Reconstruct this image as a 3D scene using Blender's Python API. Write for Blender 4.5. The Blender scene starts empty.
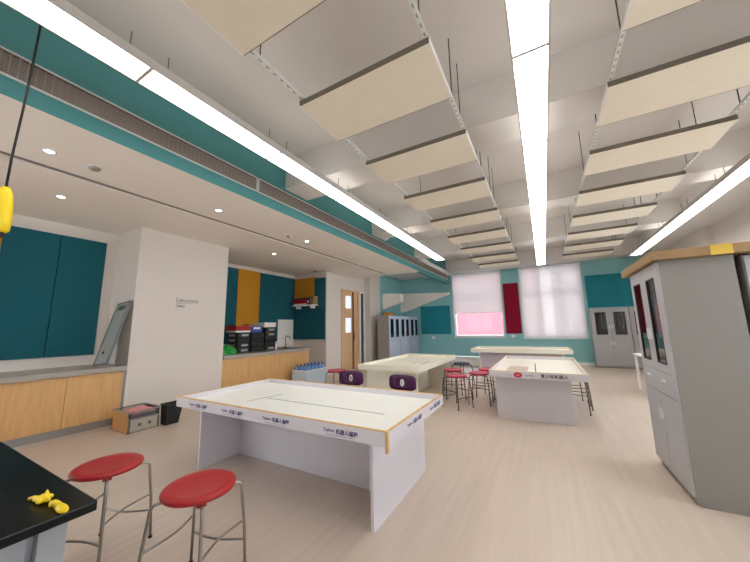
import bpy, bmesh, math, random
from mathutils import Vector, Matrix
random.seed(7)
C = bpy.context.scene.collection
PI = math.pi
sc = bpy.context.scene

# ------------------------------------------------------------ camera
F, YAW, PITCH, ROLL, H = 299.3, .50724, .15418, -.018066, 1.35
fwd = Vector((-math.sin(YAW)*math.cos(PITCH), math.cos(YAW)*math.cos(PITCH), math.sin(PITCH)))
rt = Vector((math.cos(YAW), math.sin(YAW), 0)); up = rt.cross(fwd)
r2 = math.cos(ROLL)*rt + math.sin(ROLL)*up
u2 = -math.sin(ROLL)*rt + math.cos(ROLL)*up
cam = bpy.data.objects.new('camera', bpy.data.cameras.new('camera')); C.objects.link(cam)
cam.data.sensor_width = 36; cam.data.lens = F*36/750; cam.data.clip_start = .02; cam.data.clip_end = 300
cam.matrix_world = Matrix(((r2.x, u2.x, -fwd.x, 0), (r2.y, u2.y, -fwd.y, 0), (r2.z, u2.z, -fwd.z, H), (0, 0, 0, 1)))
sc.camera = cam

# ------------------------------------------------------------ world, light, exposure
STRIP, UP = 7.8, 1.2
w = bpy.data.worlds.new('sky'); sc.world = w; w.use_nodes = True
bg = w.node_tree.nodes['Background']; bg.inputs[0].default_value = (.93, .95, 1, 1); bg.inputs[1].default_value = 6.0
sc.view_settings.view_transform = 'Standard'; sc.view_settings.look = 'None'
sc.view_settings.gamma = 1; sc.view_settings.use_curve_mapping = False
sc.view_settings.exposure = 0.38
sc.cycles.max_bounces = 16; sc.cycles.diffuse_bounces = 12; sc.cycles.transparent_max_bounces = 16
sun = bpy.data.objects.new('sun', bpy.data.lights.new('sun', 'SUN')); C.objects.link(sun)
sun.data.energy = 9; sun.data.angle = .02; sun.data.color = (1, .96, .9)
sun.rotation_euler = Vector((.55, .5, -.85)).to_track_quat('-Z', 'Y').to_euler()

# ------------------------------------------------------------ materials
def srgb(h):
    h = h.lstrip('#'); v = [int(h[i:i+2], 16)/255 for i in (0, 2, 4)]
    return tuple((c/12.92 if c <= .04045 else ((c+.055)/1.055)**2.4) for c in v) + (1,)
def mat(name, col, rough=.5, metal=0, spec=.5, var=0.0, scale=6.0, stretch=(1, 1, 1), bump=0, emit=None, es=0):
    m = bpy.data.materials.new(name); m.use_nodes = True
    nt = m.node_tree; b = nt.nodes['Principled BSDF']
    c = srgb(col) if isinstance(col, str) else col
    b.inputs['Base Color'].default_value = c
    b.inputs['Roughness'].default_value = rough; b.inputs['Metallic'].default_value = metal
    b.inputs['Specular IOR Level'].default_value = spec
    if emit:
        b.inputs['Emission Color'].default_value = srgb(emit); b.inputs['Emission Strength'].default_value = es
    if var or bump:
        tc = nt.nodes.new('ShaderNodeTexCoord'); mp = nt.nodes.new('ShaderNodeMapping')
        mp.inputs['Scale'].default_value = stretch
        n = nt.nodes.new('ShaderNodeTexNoise'); n.inputs['Scale'].default_value = scale; n.inputs['Detail'].default_value = 5
        nt.links.new(tc.outputs['Object'], mp.inputs[0]); nt.links.new(mp.outputs[0], n.inputs['Vector'])
        if var:
            mr = nt.nodes.new('ShaderNodeMapRange'); mr.inputs['From Min'].default_value = .3; mr.inputs['From Max'].default_value = .7
            mr.inputs['To Min'].default_value = 1-var; mr.inputs['To Max'].default_value = 1+var
            vm = nt.nodes.new('ShaderNodeVectorMath'); vm.operation = 'SCALE'
            vm.inputs[0].default_value = c[:3]
            nt.links.new(n.outputs['Fac'], mr.inputs['Value']); nt.links.new(mr.outputs[0], vm.inputs['Scale'])
            nt.links.new(vm.outputs[0], b.inputs['Base Color'])
        if bump:
            bp = nt.nodes.new('ShaderNodeBump'); bp.inputs['Strength'].default_value = bump; bp.inputs['Distance'].default_value = .01
            nt.links.new(n.outputs['Fac'], bp.inputs['Height']); nt.links.new(bp.outputs[0], b.inputs['Normal'])
    return m
def glass(name, tint='#dfe9e8', op=.25, dark='#101416', ior=1.5):
    m = bpy.data.materials.new(name); m.use_nodes = True; nt = m.node_tree; nt.nodes.clear()
    o = nt.nodes.new('ShaderNodeOutputMaterial'); t = nt.nodes.new('ShaderNodeBsdfTransparent'); t.inputs[0].default_value = srgb(tint)
    g = nt.nodes.new('ShaderNodeBsdfGlossy'); g.inputs['Roughness'].default_value = .03
    fr = nt.nodes.new('ShaderNodeFresnel'); fr.inputs[0].default_value = ior
    mx = nt.nodes.new('ShaderNodeMixShader'); d = nt.nodes.new('ShaderNodeBsdfDiffuse'); d.inputs[0].default_value = srgb(dark)
    m0 = nt.nodes.new('ShaderNodeMixShader'); m0.inputs[0].default_value = op
    nt.links.new(t.outputs[0], m0.inputs[1]); nt.links.new(d.outputs[0], m0.inputs[2])
    nt.links.new(fr.outputs[0], mx.inputs[0]); nt.links.new(m0.outputs[0], mx.inputs[1]); nt.links.new(g.outputs[0], mx.inputs[2])
    nt.links.new(mx.outputs[0], o.inputs[0]); return m
def blind_mat():
    m = bpy.data.materials.new('blind_fabric'); m.use_nodes = True; nt = m.node_tree; nt.nodes.clear()
    o = nt.nodes.new('ShaderNodeOutputMaterial')
    tr = nt.nodes.new('ShaderNodeBsdfTranslucent'); tr.inputs[0].default_value = srgb('#aaa3a5')
    d = nt.nodes.new('ShaderNodeBsdfDiffuse'); d.inputs[0].default_value = srgb('#e6dfdc')
    tp = nt.nodes.new('ShaderNodeBsdfTransparent')
    a = nt.nodes.new('ShaderNodeMixShader'); a.inputs[0].default_value = .55
    b = nt.nodes.new('ShaderNodeMixShader'); b.inputs[0].default_value = .035
    nt.links.new(tr.outputs[0], a.inputs[1]); nt.links.new(d.outputs[0], a.inputs[2])
    nt.links.new(a.outputs[0], b.inputs[1]); nt.links.new(tp.outputs[0], b.inputs[2]); nt.links.new(b.outputs[0], o.inputs[0])
    return m

M = dict(
    floor=mat('vinyl_floor', '#c3b4a7', .38, var=.055, scale=3.2, stretch=(7, .35, 1), spec=.4),
    slab=mat('painted_slab', '#d5d0cd', .85, var=.02, scale=1.5),
    beam=mat('painted_beam', '#dcd8d5', .85, var=.02, scale=1.5),
    soffit=mat('soffit_plaster', '#efe8e0', .8, var=.012, scale=1.2),
    white=mat('white_wall_paint', '#dad2cb', .8, var=.012, scale=1.5),
    beige=mat('beige_wall_paint', '#cdc3b6', .8, var=.015, scale=2),
    teal=mat('teal_wall_paint', '#8ac2c6', .75, var=.02, scale=2),
    tealband=mat('teal_bulkhead_paint', '#4a8a8d', .75, var=.02, scale=2),
    tealpan=mat('teal_felt', '#1f5a66', .95, var=.04, scale=40, bump=.15, spec=.2),
    tealboard=mat('teal_felt_board', '#2b8292', .95, var=.03, scale=40, spec=.2),
    mustard=mat('mustard_felt', '#c4892a', .95, var=.04, scale=40, bump=.15, spec=.2),
    crimson=mat('crimson_felt', '#8f1232', .9, var=.04, scale=40, spec=.2),
    panel=mat('acoustic_board', '#e2d9c8', .9, var=.02, scale=4),
    paneledge=mat('acoustic_board_edge', '#6f685d', .9),
    metal=mat('brushed_steel', '#9b9893', .32, .9, var=.05, scale=30),
    bright=mat('silver_trim', '#dfe3e1', .45, .3),
    darkmetal=mat('dark_rod', '#55504a', .5, .6),
    wood=mat('oak_veneer', '#d2a56c', .5, var=.09, scale=5, stretch=(6, 6, .5)),
    woodedge=mat('plywood_edge', '#cda870', .6, var=.12, scale=20),
    doorwood=mat('door_veneer', '#d9b48a', .5, var=.04, scale=4, stretch=(6, 6, .5)),
    brownjamb=mat('brown_jamb', '#7a4a34', .5, var=.05),
    paleedge=mat('pale_ply_edge', '#e0cfae', .6, var=.06, scale=20),
    trayp=mat('pale_tray_plastic', '#c3d0de', .35),
    counter=mat('grey_stone_counter', '#a39d94', .35, var=.07, scale=60),
    plinth=mat('plinth_metal', '#9a9a98', .4, .5),
    lam=mat('white_laminate', '#cfcbd1', .35, var=.01, scale=3),
    lamcream=mat('cream_laminate', '#e2dfd0', .4, var=.012, scale=3),
    mats=mat('printed_mat', '#eff2ee', .3, var=.012, scale=2),
    matcream=mat('cream_mat', '#ebe7db', .35, var=.015, scale=3),
    tape=mat('black_tape', '#1c1c1c', .5),
    blue=mat('blue_print', '#2a3166', .6),
    greyink=mat('grey_print', '#8b8794', .6),
    red=mat('red_plastic', '#a11119', .38, var=.03, scale=12),
    redlogo=mat('red_print', '#c0222a', .5),
    pinkred=mat('faded_red_plastic', '#b0304a', .4, var=.02),
    purple=mat('purple_plastic', '#43103f', .4, var=.03),
    navy=mat('navy_plastic', '#28304a', .45),
    black=mat('black_plastic', '#121314', .45, var=.05),
    stone=mat('black_epoxy', '#050608', .3, var=.1, scale=30, spec=.22),
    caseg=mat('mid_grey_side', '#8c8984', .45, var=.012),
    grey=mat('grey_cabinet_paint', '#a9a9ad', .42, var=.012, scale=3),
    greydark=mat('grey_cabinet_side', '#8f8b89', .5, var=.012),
    greyblue=mat('pale_blue_cabinet', '#aeb6ca', .45, var=.012),
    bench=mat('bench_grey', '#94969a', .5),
    gap=mat('gasket_rubber', '#1b1d1e', .6),  # black rubber of the glazed door gaskets
    yellow=mat('yellow_plastic', '#f0d010', .4, var=.03),
    cable=mat('black_cable', '#141414', .6),
    card=mat('brown_cardboard', '#977b58', .8, var=.06, scale=8),
    tapey=mat('yellow_tape', '#d8b64a', .4),
    lamp=mat('lit_diffuser', '#ffffff', .5, emit='#fffaf2', es=STRIP),
    upfill=mat('added_uplight_glow', '#ffffff', .5, emit='#fffaf2', es=UP),  # glow of the added uplight on top of the strips
    spot=mat('lit_downlight', '#ffffff', .5, emit='#fff4e0', es=14),
    housing=mat('light_housing', '#b7b2ae', .6),
    grille=mat('grille_louvre', '#a0958f', .5, .2),
    grilleback=mat('grille_dark', '#5a504d', .9),
    win=glass('window_glass', '#f4f8fa', .03, ior=1.2),
    cabglass=glass('cabinet_glass', '#b8c4c4', .4, '#22282a', 1.9),
    frame=mat('white_window_frame', '#eceef0', .4),
    blind=blind_mat(),
    brick=mat('pink_render', '#8a464f', .8, var=.05, scale=2),
    ground=mat('pale_paving', '#dedad4', .8, var=.03),
    bldg=mat('pale_render', '#a9a5aa', .8, var=.03),
    paperw=mat('paper_white', '#e6e3de', .7),
    clear=glass('clear_plastic', '#fbfaf8', .06, '#d8d0c6'),
    tan=mat('tan_plastic', '#b98a55', .6, var=.04),
    pink=mat('pink_plastic', '#dd8b90', .5),
    lilac=mat('lilac_paper', '#6b6f93', .6),
    green=mat('green_bag', '#1f9a3a', .45, var=.2, scale=30),
    bluew=mat('blue_bottle', '#5f8fc4', .2, var=.1, spec=.6),
    bluecap=mat('blue_cap', '#2c4c8c', .4),
    bluebox=mat('blue_box', '#2c4fb0', .5),
    whiteb=mat('whiteboard_face', '#a5a9a4', .25, var=.03),
    wframe=mat('whiteboard_frame', '#5d6062', .4, .4),
    greysign=mat('sign_letters', '#a29d98', .5),
    label=mat('grey_label', '#8d9692', .5),
    leaf=mat('leaf_green', '#2f6a34', .6),
)

# ------------------------------------------------------------ mesh helpers
class MB:
    def __init__(s): s.bm = bmesh.new()
    def box(s, x0, x1, y0, y1, z0, z1, bev=0):
        v = [s.bm.verts.new(p) for p in ((x0,y0,z0),(x1,y0,z0),(x1,y1,z0),(x0,y1,z0),(x0,y0,z1),(x1,y0,z1),(x1,y1,z1),(x0,y1,z1))]
        fs = [s.bm.faces.new([v[i] for i in f]) for f in ((0,3,2,1),(4,5,6,7),(0,1,5,4),(1,2,6,5),(2,3,7,6),(3,0,4,7))]
        if bev:
            ed = list({e for f in fs for e in f.edges})
            bmesh.ops.bevel(s.bm, geom=ed, offset=bev, segments=2, affect='EDGES', profile=.6)
        return s
    def prism(s, pts, axis, a, b):
        """pts = 2-D outline; axis = extrusion axis"""
        def P(p, t):
            return {'x': (t, p[0], p[1]), 'y': (p[0], t, p[1]), 'z': (p[0], p[1], t)}[axis]
        A = [s.bm.verts.new(P(p, a)) for p in pts]; B = [s.bm.verts.new(P(p, b)) for p in pts]
        s.bm.faces.new(A); s.bm.faces.new(B[::-1]); n = len(pts)
        for i in range(n): s.bm.faces.new((A[i], B[i], B[(i+1) % n], A[(i+1) % n]))
        return s
    def tube(s, pts, r, seg=8, caps=True):
        pts = [Vector(p) for p in pts]; rings = []
        for i, p in enumerate(pts):
            d = (pts[min(i+1, len(pts)-1)] - pts[max(i-1, 0)]).normalized()
            a = Vector((0, 0, 1)) if abs(d.z) < .9 else Vector((1, 0, 0))
            u = d.cross(a).normalized(); v = d.cross(u).normalized()
            if i and (u.dot(pu) < 0): u, v = -u, -v
            pu = u
            rr = r[i] if isinstance(r, (list, tuple)) else r
            rings.append([s.bm.verts.new(p + rr*(math.cos(2*PI*k/seg)*u + math.sin(2*PI*k/seg)*v)) for k in range(seg)])
        for A, B in zip(rings, rings[1:]):
            for k in range(seg): s.bm.faces.new((A[k], A[(k+1) % seg], B[(k+1) % seg], B[k]))
        if caps: s.bm.faces.new(rings[0][::-1]); s.bm.faces.new(rings[-1])
        return s
    def lathe(s, prof, seg=32, c=(0, 0, 0)):
        rings = []
        for r, z in prof:
            if r < 1e-6: rings.append([s.bm.verts.new((c[0], c[1], c[2]+z))])
            else: rings.append([s.bm.verts.new((c[0]+r*math.cos(2*PI*k/seg), c[1]+r*math.sin(2*PI*k/seg), c[2]+z)) for k in range(seg)])
        for A, B in zip(rings, rings[1:]):
            for k in range(seg):
                l = (k+1) % seg
                if len(A) == 1: s.bm.faces.new((A[0], B[k], B[l]))
                elif len(B) == 1: s.bm.faces.new((A[k], A[l], B[0]))
                else: s.bm.faces.new((A[k], A[l], B[l], B[k]))
        return s
    def grid(s, f, nu, nv, th=0):
        """surface f(u,v)->point, optional thickness along local normal by th vector function"""
        V = [[s.bm.verts.new(f(i/nu, j/nv)) for j in range(nv+1)] for i in range(nu+1)]
        for i in range(nu):
            for j in range(nv): s.bm.faces.new((V[i][j], V[i+1][j], V[i+1][j+1], V[i][j+1]))
        return s
    def build(s, name, m, parent=None, smooth=False, kind=None, solid=0):
        bmesh.ops.recalc_face_normals(s.bm, faces=s.bm.faces)
        me = bpy.data.meshes.new(name); s.bm.to_mesh(me); s.bm.free()
        me.materials.append(M[m] if isinstance(m, str) else m)
        if smooth:
            for p in me.polygons: p.use_smooth = True
        o = bpy.data.objects.new(name, me); C.objects.link(o)
        if parent: o.parent = parent
        if kind: o['kind'] = kind
        if solid:
            md = o.modifiers.new('s', 'SOLIDIFY'); md.thickness = solid
        if smooth == 'auto':
            me.set_sharp_from_angle(angle=.6)
        return o
def thing(name, label, cat, loc=(0, 0, 0), rz=0, group=None):
    o = bpy.data.objects.new(name, None); C.objects.link(o); o.empty_display_size = .1
    o.location = loc; o.rotation_euler = (0, 0, rz); o['label'] = label; o['category'] = cat
    if group: o['group'] = group
    return o
def tag(o, label, cat, group=None):
    o['label'] = label; o['category'] = cat
    if group: o['group'] = group
    return o
def struct(o): o['kind'] = 'structure'; return o
def sempty(name, loc=(0, 0, 0)):
    o = bpy.data.objects.new(name, None); C.objects.link(o); o.location = loc; o['kind'] = 'structure'; return o
KIDS = {}
def dup(root, loc, rz, label=None, group=None):
    def cp(o, par):
        c = o.copy(); C.objects.link(c); c.parent = par
        for ch in list(o.children): cp(ch, c)
        return c
    r = cp(root, None); r.location = loc; r.rotation_euler = (0, 0, rz)
    if label: r['label'] = label
    if group: r['group'] = group
    return r
def bx(name, m, x0, x1, y0, y1, z0, z1, parent=None, bev=0): return MB().box(x0, x1, y0, y1, z0, z1, bev).build(name, m, parent)
def text(name, s, size, m, loc, rot, parent=None, depth=.0008, bold=0):
    cu = bpy.data.curves.new(name, 'FONT'); cu.body = s; cu.size = size; cu.extrude = depth; cu.offset = bold; cu.resolution_u = 2
    t = bpy.data.objects.new(name, cu); C.objects.link(t)
    bpy.context.view_layer.update()
    me = bpy.data.meshes.new_from_object(t.evaluated_get(bpy.context.evaluated_depsgraph_get()))
    bpy.data.objects.remove(t); bpy.data.curves.remove(cu)
    me.materials.clear(); me.materials.append(M[m])
    o = bpy.data.objects.new(name, me); C.objects.link(o); o.location = loc; o.rotation_euler = rot
    if parent: o.parent = parent
    return o

# ============================================================ ROOM SHELL
YB, YN = 12.2, -3.6            # back wall, wall behind the camera
XR = 3.45; XL = -6.5; XM = -6.95; ZS = 3.95; SOF = 3.06; XB = -3.26; ZB = 3.46
struct(bx('floor', 'floor', -7.4, XR+.2, YN-.2, YB+.2, -.1, 0))
struct(bx('ceiling', 'slab', XB-.2, XR+.2, YN-.2, YB+.2, ZS, ZS+.15))
FW = [(-6.2, -3.9)]  # unseen window opening, added behind the camera to let in daylight
wf = MB(); x = XL-.2
for a, b in FW: wf.box(x, a, YN-.2, YN, 0, ZS); wf.box(a, b, YN-.2, YN, 0, .9); wf.box(a, b, YN-.2, YN, 2.8, ZS); x = b
wf.box(x, XR+.2, YN-.2, YN, 0, ZS)
struct(wf.build('wall_front', 'white'))
# back wall with two window openings
WIN = [(-3.15, -1.29, .92, 3.40), (-.66, 1.23, .88, 3.40)]
wb = MB()
xs = [-5.6, WIN[0][0], WIN[0][1], WIN[1][0], WIN[1][1], XR+.2]
wb.box(xs[0], xs[1], YB, YB+.25, 0, ZS); wb.box(xs[2], xs[3], YB, YB+.25, 0, ZS); wb.box(xs[4], xs[5], YB, YB+.25, 0, ZS)
for (a, b, z0, z1) in WIN: wb.box(a, b, YB, YB+.25, 0, z0); wb.box(a, b, YB, YB+.25, z1, ZS)
struct(wb.build('wall_back', 'teal'))
struct(bx('baseboard_back', 'frame', -5.15, XR, YB-.015, YB, 0, .09))
# right wall with a long unseen window band for daylight (behind the tall cabinets, from behind the camera on)
RW = [(-2.6, -.2), (.6, 3.0), (3.8, 6.2), (6.8, 8.8)]
wr = MB(); y = YN
for a, b in RW:
    wr.box(XR, XR+.25, y, a, 0, ZS); wr.box(XR, XR+.25, a, b, 0, .95); wr.box(XR, XR+.25, a, b, 2.75, ZS); y = b
wr.box(XR, XR+.25, y, YB, 0, ZS)
struct(wr.build('wall_right', 'white'))
# left side: alcoves, pillar blocks
wl = MB(); wl.box(XL-.2, XL, YN, -3.3, 0, SOF+.1); wl.box(XL-.2, XL, -3.3, -.9, 0, 1.0); wl.box(XL-.2, XL, -3.3, -.9, 2.8, SOF+.1); wl.box(XL-.2, XL, -.9, 2.28, 0, SOF+.1)
struct(wl.build('wall_left', 'white'))
root = sempty('window_8', (XL-.08, -2.1, 1.0)); f = MB()  # added unseen window, brings daylight to the left soffit
f.box(-.07, 0, -1.2, 1.2, 0, .06); f.box(-.07, 0, -1.2, 1.2, 1.74, 1.8); f.box(-.07, 0, -1.2, -1.14, 0, 1.8); f.box(-.07, 0, 1.14, 1.2, 0, 1.8); f.box(-.07, 0, -.03, .03, 0, 1.8)
f.build('window_frame', 'frame', root)
for s_ in (-1, 1): bx('pane', 'win', -.036, -.03, min(s_*.03, s_*1.14), max(s_*.03, s_*1.14), .06, 1.74, root)
struct(bx('wall_left_alcove', 'white', XM-.2, XM, 3.86, 7.14, 0, SOF+.1))
struct(bx('wall_pillar_left', 'white', XM-.2, -5.65, 2.28, 3.86, 0, SOF))
struct(bx('wall_pillar_middle', 'white', XM-.2, -5.65, 7.14, 7.89, 0, SOF))
# corridor wall holding the doors, then the teal end wall
cw = MB(); cw.box(-5.85, -5.65, 7.89, 9.9, 2.62, 3.42); cw.box(-5.85, -5.65, 8.95, 9.02, 0, 2.62)
struct(cw.build('wall_corridor', 'white'))
struct(bx('wall_corridor_left', 'beige', -7.2, -7.05, 7.7, 12.4, 0, 3.2))
struct(bx('wall_pillar_right', 'white', -5.85, -5.40, 9.34, 10.1, 0, 3.42))
struct(bx('wall_left_end', 'teal', -5.7, -5.42, 10.1, YB, 0, 3.42))
# soffit (dropped ceiling) over the left side with its slot track
sf = MB(); ye = 8.75
sf.box(-4.32, XB-.002, YN, ye, SOF, SOF+.12); sf.box(-7.25, -4.44, YN, ye, SOF, SOF+.12); sf.box(-4.44, -4.32, YN, -3.2, SOF, SOF+.12); sf.box(-4.44, -4.32, 8.6, ye, SOF, SOF+.12)
struct(sf.build('ceiling_left', 'soffit'))
struct(bx('trim_1', 'greydark', -4.44, -4.32, -3.2, 8.6, SOF+.02, SOF+.03))
struct(bx('wall_soffit_end', 'white', -5.9, XB-.03, ye-.05, ye, SOF+.12, ZS))
struct(bx('ceiling_end', 'beam', -5.9, XB+.1, ye, YB, 3.42, 3.5))
struct(bx('wall_bulkhead', 'tealband', XB-.14, XB, YN, YB, SOF+.001, ZS))
# ceiling beams
nb = 0
for (a, b) in ((3.10, 3.59), (5.75, 6.2), (8.35, 8.83), (YB-.45, YB)):
    nb += 1
    struct(bx('ceiling_beam', 'beam', XB, 2.75, a, b, ZB, ZS))
struct(bx('ceiling_right', 'beam', 2.75, XR, YN, YB, ZB-.003, ZS))
struct(bx('wall_pier_right', 'white', 3.3, XR, 9.25, YB, 0, ZB-.003))
# sloped cream soffits in the far left corner
def wedge(pts, y0, y1): return struct(MB().prism(pts, 'y', y0, y1).build('ceiling_slope', 'soffit'))
wedge([(-3.28, 2.64), (-3.28, 2.70), (-5.40, 2.79), (-5.40, 1.98), (-5.2, 1.99)], 11.95, YB-.001)
wedge([(-4.66, 2.30), (-4.66, 2.60), (-5.41, 2.65), (-5.41, 2.02)], 10.3, 10.6)
# windows of the back wall
def window(n, x0, x1, z0, z1, mull):
    root = sempty('window_%d' % n, ((x0+x1)/2, YB+.08, z0))
    hw = (x1-x0)/2; hh = z1-z0; f = MB()
    f.box(-hw, hw, 0, .07, 0, .06); f.box(-hw, hw, 0, .07, hh-.06, hh); f.box(-hw, -hw+.06, 0, .07, 0, hh); f.box(hw-.06, hw, 0, .07, 0, hh)
    for k in mull: f.box(k-.025, k+.025, 0, .07, .06, hh-.06)
    f.box(-hw+.06, hw-.06, 0, .07, hh*.62, hh*.62+.05)
    f.build('window_frame', 'frame', root)
    es = [-hw+.06]+list(mull)+[hw-.06]
    for a, b in zip(es, es[1:]): bx('pane', 'win', a+.01, b-.01, .03, .036, .06, hh-.06, root)
    bx('window_sill', 'frame', -hw-.02, hw+.02, -.13, .0, -.03, 0, root)
    bx('window_reveal', 'frame', -hw, -hw+.012, -.08, 0, 0, hh, root); bx('window_reveal', 'frame', hw-.012, hw, -.08, 0, 0, hh, root)
window(1, *WIN[0], ()); window(2, *WIN[1], (-.33, .33))
for i, (a, b) in enumerate(RW):
    root = sempty('window_%d' % (i+3), (XR+.08, (a+b)/2, .95)); h = (b-a)/2; f = MB()
    f.box(0, .07, -h, h, 0, .06); f.box(0, .07, -h, h, 1.74, 1.8); f.box(0, .07, -h, -h+.06, 0, 1.8); f.box(0, .07, h-.06, h, 0, 1.8); f.box(0, .07, -.03, .03, 0, 1.8)
    f.build('window_frame', 'frame', root)
    for s in (-1, 1): bx('pane', 'win', .03, .036, min(s*.03, s*(h-.06)), max(s*.03, s*(h-.06)), .06, 1.74, root)

for i, (a, b) in enumerate(FW):  # frame and panes of the added window behind the camera
    root = sempty('window_%d' % (i+7), ((a+b)/2, YN-.1, .9)); h = (b-a)/2; f = MB()
    f.box(-h, h, 0, .07, 0, .06); f.box(-h, h, 0, .07, 1.84, 1.9); f.box(-h, -h+.06, 0, .07, 0, 1.9); f.box(h-.06, h, 0, .07, 0, 1.9); f.box(-.03, .03, 0, .07, 0, 1.9)
    f.build('window_frame', 'frame', root)
    for s in (-1, 1): bx('pane', 'win', min(s*.03, s*(h-.06)), max(s*.03, s*(h-.06)), .03, .036, .06, 1.84, root)

# door with two glazed lites, then the darker open leaf beside it
def door(n, y0, y1, z1, leafm, lites):
    root = sempty('door_%d' % n, (-5.65, y0, 0)); w_ = y1-y0
    fr = MB(); fr.box(-.16, .015, 0, .05, 0, z1); fr.box(-.16, .015, w_-.05, w_, 0, z1); fr.box(-.16, .015, .05, w_-.05, z1-.05, z1)
    fr.build('door_frame', 'frame' if leafm != 'doorwood' else 'doorwood', root)
    lf = MB(); a, b = .05, w_-.05
    if lites:
        la, lb = lites[0]
        lf.box(-.07, -.025, a, la, .01, z1-.05); lf.box(-.07, -.025, lb, b, .01, z1-.05); z = .01
        for (q0, q1) in lites[1:]:
            lf.box(-.07, -.025, la, lb, z, q0); z = q1
        lf.box(-.07, -.025, la, lb, z, z1-.05)
    else: lf.box(-.07, -.025, a, b, .01, z1-.05)
    leaf = lf.build('door_leaf', leafm, root)
    if lites:
        for (q0, q1) in lites[1:]: bx('pane', 'paperglass', -.05, -.044, la, lb, q0, q1, leaf)
        bx('door_stile', 'brownjamb', -.022, -.005, lb+.05, lb+.13, .01, z1-.05, root)
        h = MB(); h.box(-.024, .004, lb+.135, lb+.175, .95, 1.2); h.tube([(0, lb+.155, 1.08), (.05, lb+.155, 1.08), (.05, lb+.03, 1.08)], .009)
        h.build('door_handle', 'metal', root)
    return root
M['paperglass'] = mat('glowing_lite', '#dfe8f2', .2, emit='#dfe9f6', es=.55)  # self-lit door panes: light through the glass put in as emission
door(1, 7.9, 8.95, 2.62, 'doorwood', [(.28, .62), (1.2, 1.68), (2.0, 2.42)])
door(2, 9.02, 9.34, 2.62, mat('dark_green_leaf', '#2f4440', .4), None)

# ============================================================ CEILING FIXTURES
def strip_light():
    t = thing('linear_light', '', 'ceiling light', (0, 0, 3.2)); L = 1.213
    h = MB(); h.box(-.12, .12, 0, L, .012, .07); h.box(-.12, -.108, 0, L, 0, .012); h.box(.108, .12, 0, L, 0, .012); h.box(-.108, .108, 0, .012, 0, .012); h.box(-.108, .108, L-.012, L, 0, .012)
    h.build('housing', 'housing', t)
    bx('diffuser', 'lamp', -.107, .107, .012, L-.012, .002, .012, t)
    bx('added_uplight', 'upfill', -.1, .1, .01, L-.01, .0701, .072, t)  # added upward glow that brightens the slab, not a known fixture part
    for (x, y) in ((-.06, .12), (.06, .12), (-.06, L-.12), (.06, L-.12)): MB().tube([(x, y, .07), (x, y, .22)], .003, 6).build('suspension_rod', 'darkmetal', t)
    return t
proto = strip_light(); first = True
ordn = ['first', 'second', 'third', 'fourth', 'fifth', 'sixth', 'seventh', 'eighth', 'ninth', 'tenth', 'eleventh', 'twelfth']
for row, x, k0, k1 in (('left', -2.385, -1, 6), ('centre', .085, -1, 8), ('right', 2.37, 0, 8)):
    for k in range(k0, k1):
        y = .877+1.213*k
        lab = 'long white LED light, %s from the front in the %s ceiling row' % (ordn[k-k0], row)
        g = 'LED light segments of the %s row' % row
        if first: o = proto; o.location = (x, y, 3.2); o['label'] = lab; o['group'] = g; first = False
        else: dup(proto, (x, y, 3.2), 0, lab, g)

def board():
    t = thing('acoustic_board', '', 'ceiling panel'); W, D = 1.16, .565
    bx('board', 'panel', 0, W, 0, D, 0, .045, t, .004)
    for y0 in (-.005, D): bx('edge_trim', 'paneledge', -.004, W+.004, y0, y0+.005, .001, .047, t)
    for x0 in (-.006, W): bx('side_trim', 'frame', x0, x0+.006, -.005, D+.005, .001, .047, t)
    for x in (.03, W-.03):
        for y in (.1, D-.1): bx('clip', 'bright', x-.02, x+.02, y-.02, y+.02, .045, .055, t)
    return t
bp_ = None
short = None
BMS = ((3.10, 3.59), (5.75, 6.2), (8.35, 8.83), (YB-.45, YB))
starts = [-.55, .60, 1.73, 2.84, 3.96, 5.16, 6.32, 7.5, 8.65, 9.8]
for row, x in (('left', -1.67), ('right', .63)):
    for i, y in enumerate(starts):
        if i == 0 and row == 'right': continue
        lab = 'cream acoustic board hung flat under the slab, %s from the front, between the centre lights and the %s lights' % (ordn[i], row)
        lab = 'cream suspended acoustic board, %s from the front in the row %s of the centre lights' % (ordn[i], row)
        g = 'suspended acoustic boards %s of the centre lights' % row
        if bp_ is None: bp_ = o = board(); o.location = (x, y, 3.25); o['label'] = lab; o['group'] = g
        else: o = dup(bp_, (x, y, 3.25), 0, lab, g)

def rail(x, row, side):
    t = thing('hanging_rail', 'slotted white rail carrying the %s edge of the boards %s of the centre lights' % (side, row), 'rail', (x, -.6, 3.306), 0, 'rails of the acoustic boards'); L = 11.1
    m = MB(); m.box(-.014, .014, 0, L, 0, .004); m.box(-.014, -.010, 0, L, .004, .03); m.box(.010, .014, 0, L, .004, .03); m.build('channel', 'bright', t)
    m = MB(); y = .05
    while y < L-.1: m.box(-.006, .006, y, y+.03, -.001, 0); y += .07
    m.build('slot', 'greysign', t, kind='stuff')
    for a, b in zip(starts, starts[1:]):
        for yy in (a+.565+.12, b-.12)[:1 if side == 'left' else 2]:
            top = ZB if any(p-.02 < yy < q+.02 for p, q in BMS) else ZS
            MB().tube([(0, yy+.6, .004), (0, yy+.6, top-3.306)], .005, 6).build('hanging_rod', 'darkmetal', t)
            MB().lathe([(0, .006), (.014, .006), (.014, .02), (0, .02)], 8, (0, yy+.6, 0)).build('nut', 'darkmetal', t)
for row, x in (('left', -1.67), ('right', .63)):
    rail(x+.02, row, 'left'); rail(x+1.14, row, 'right')

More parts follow.
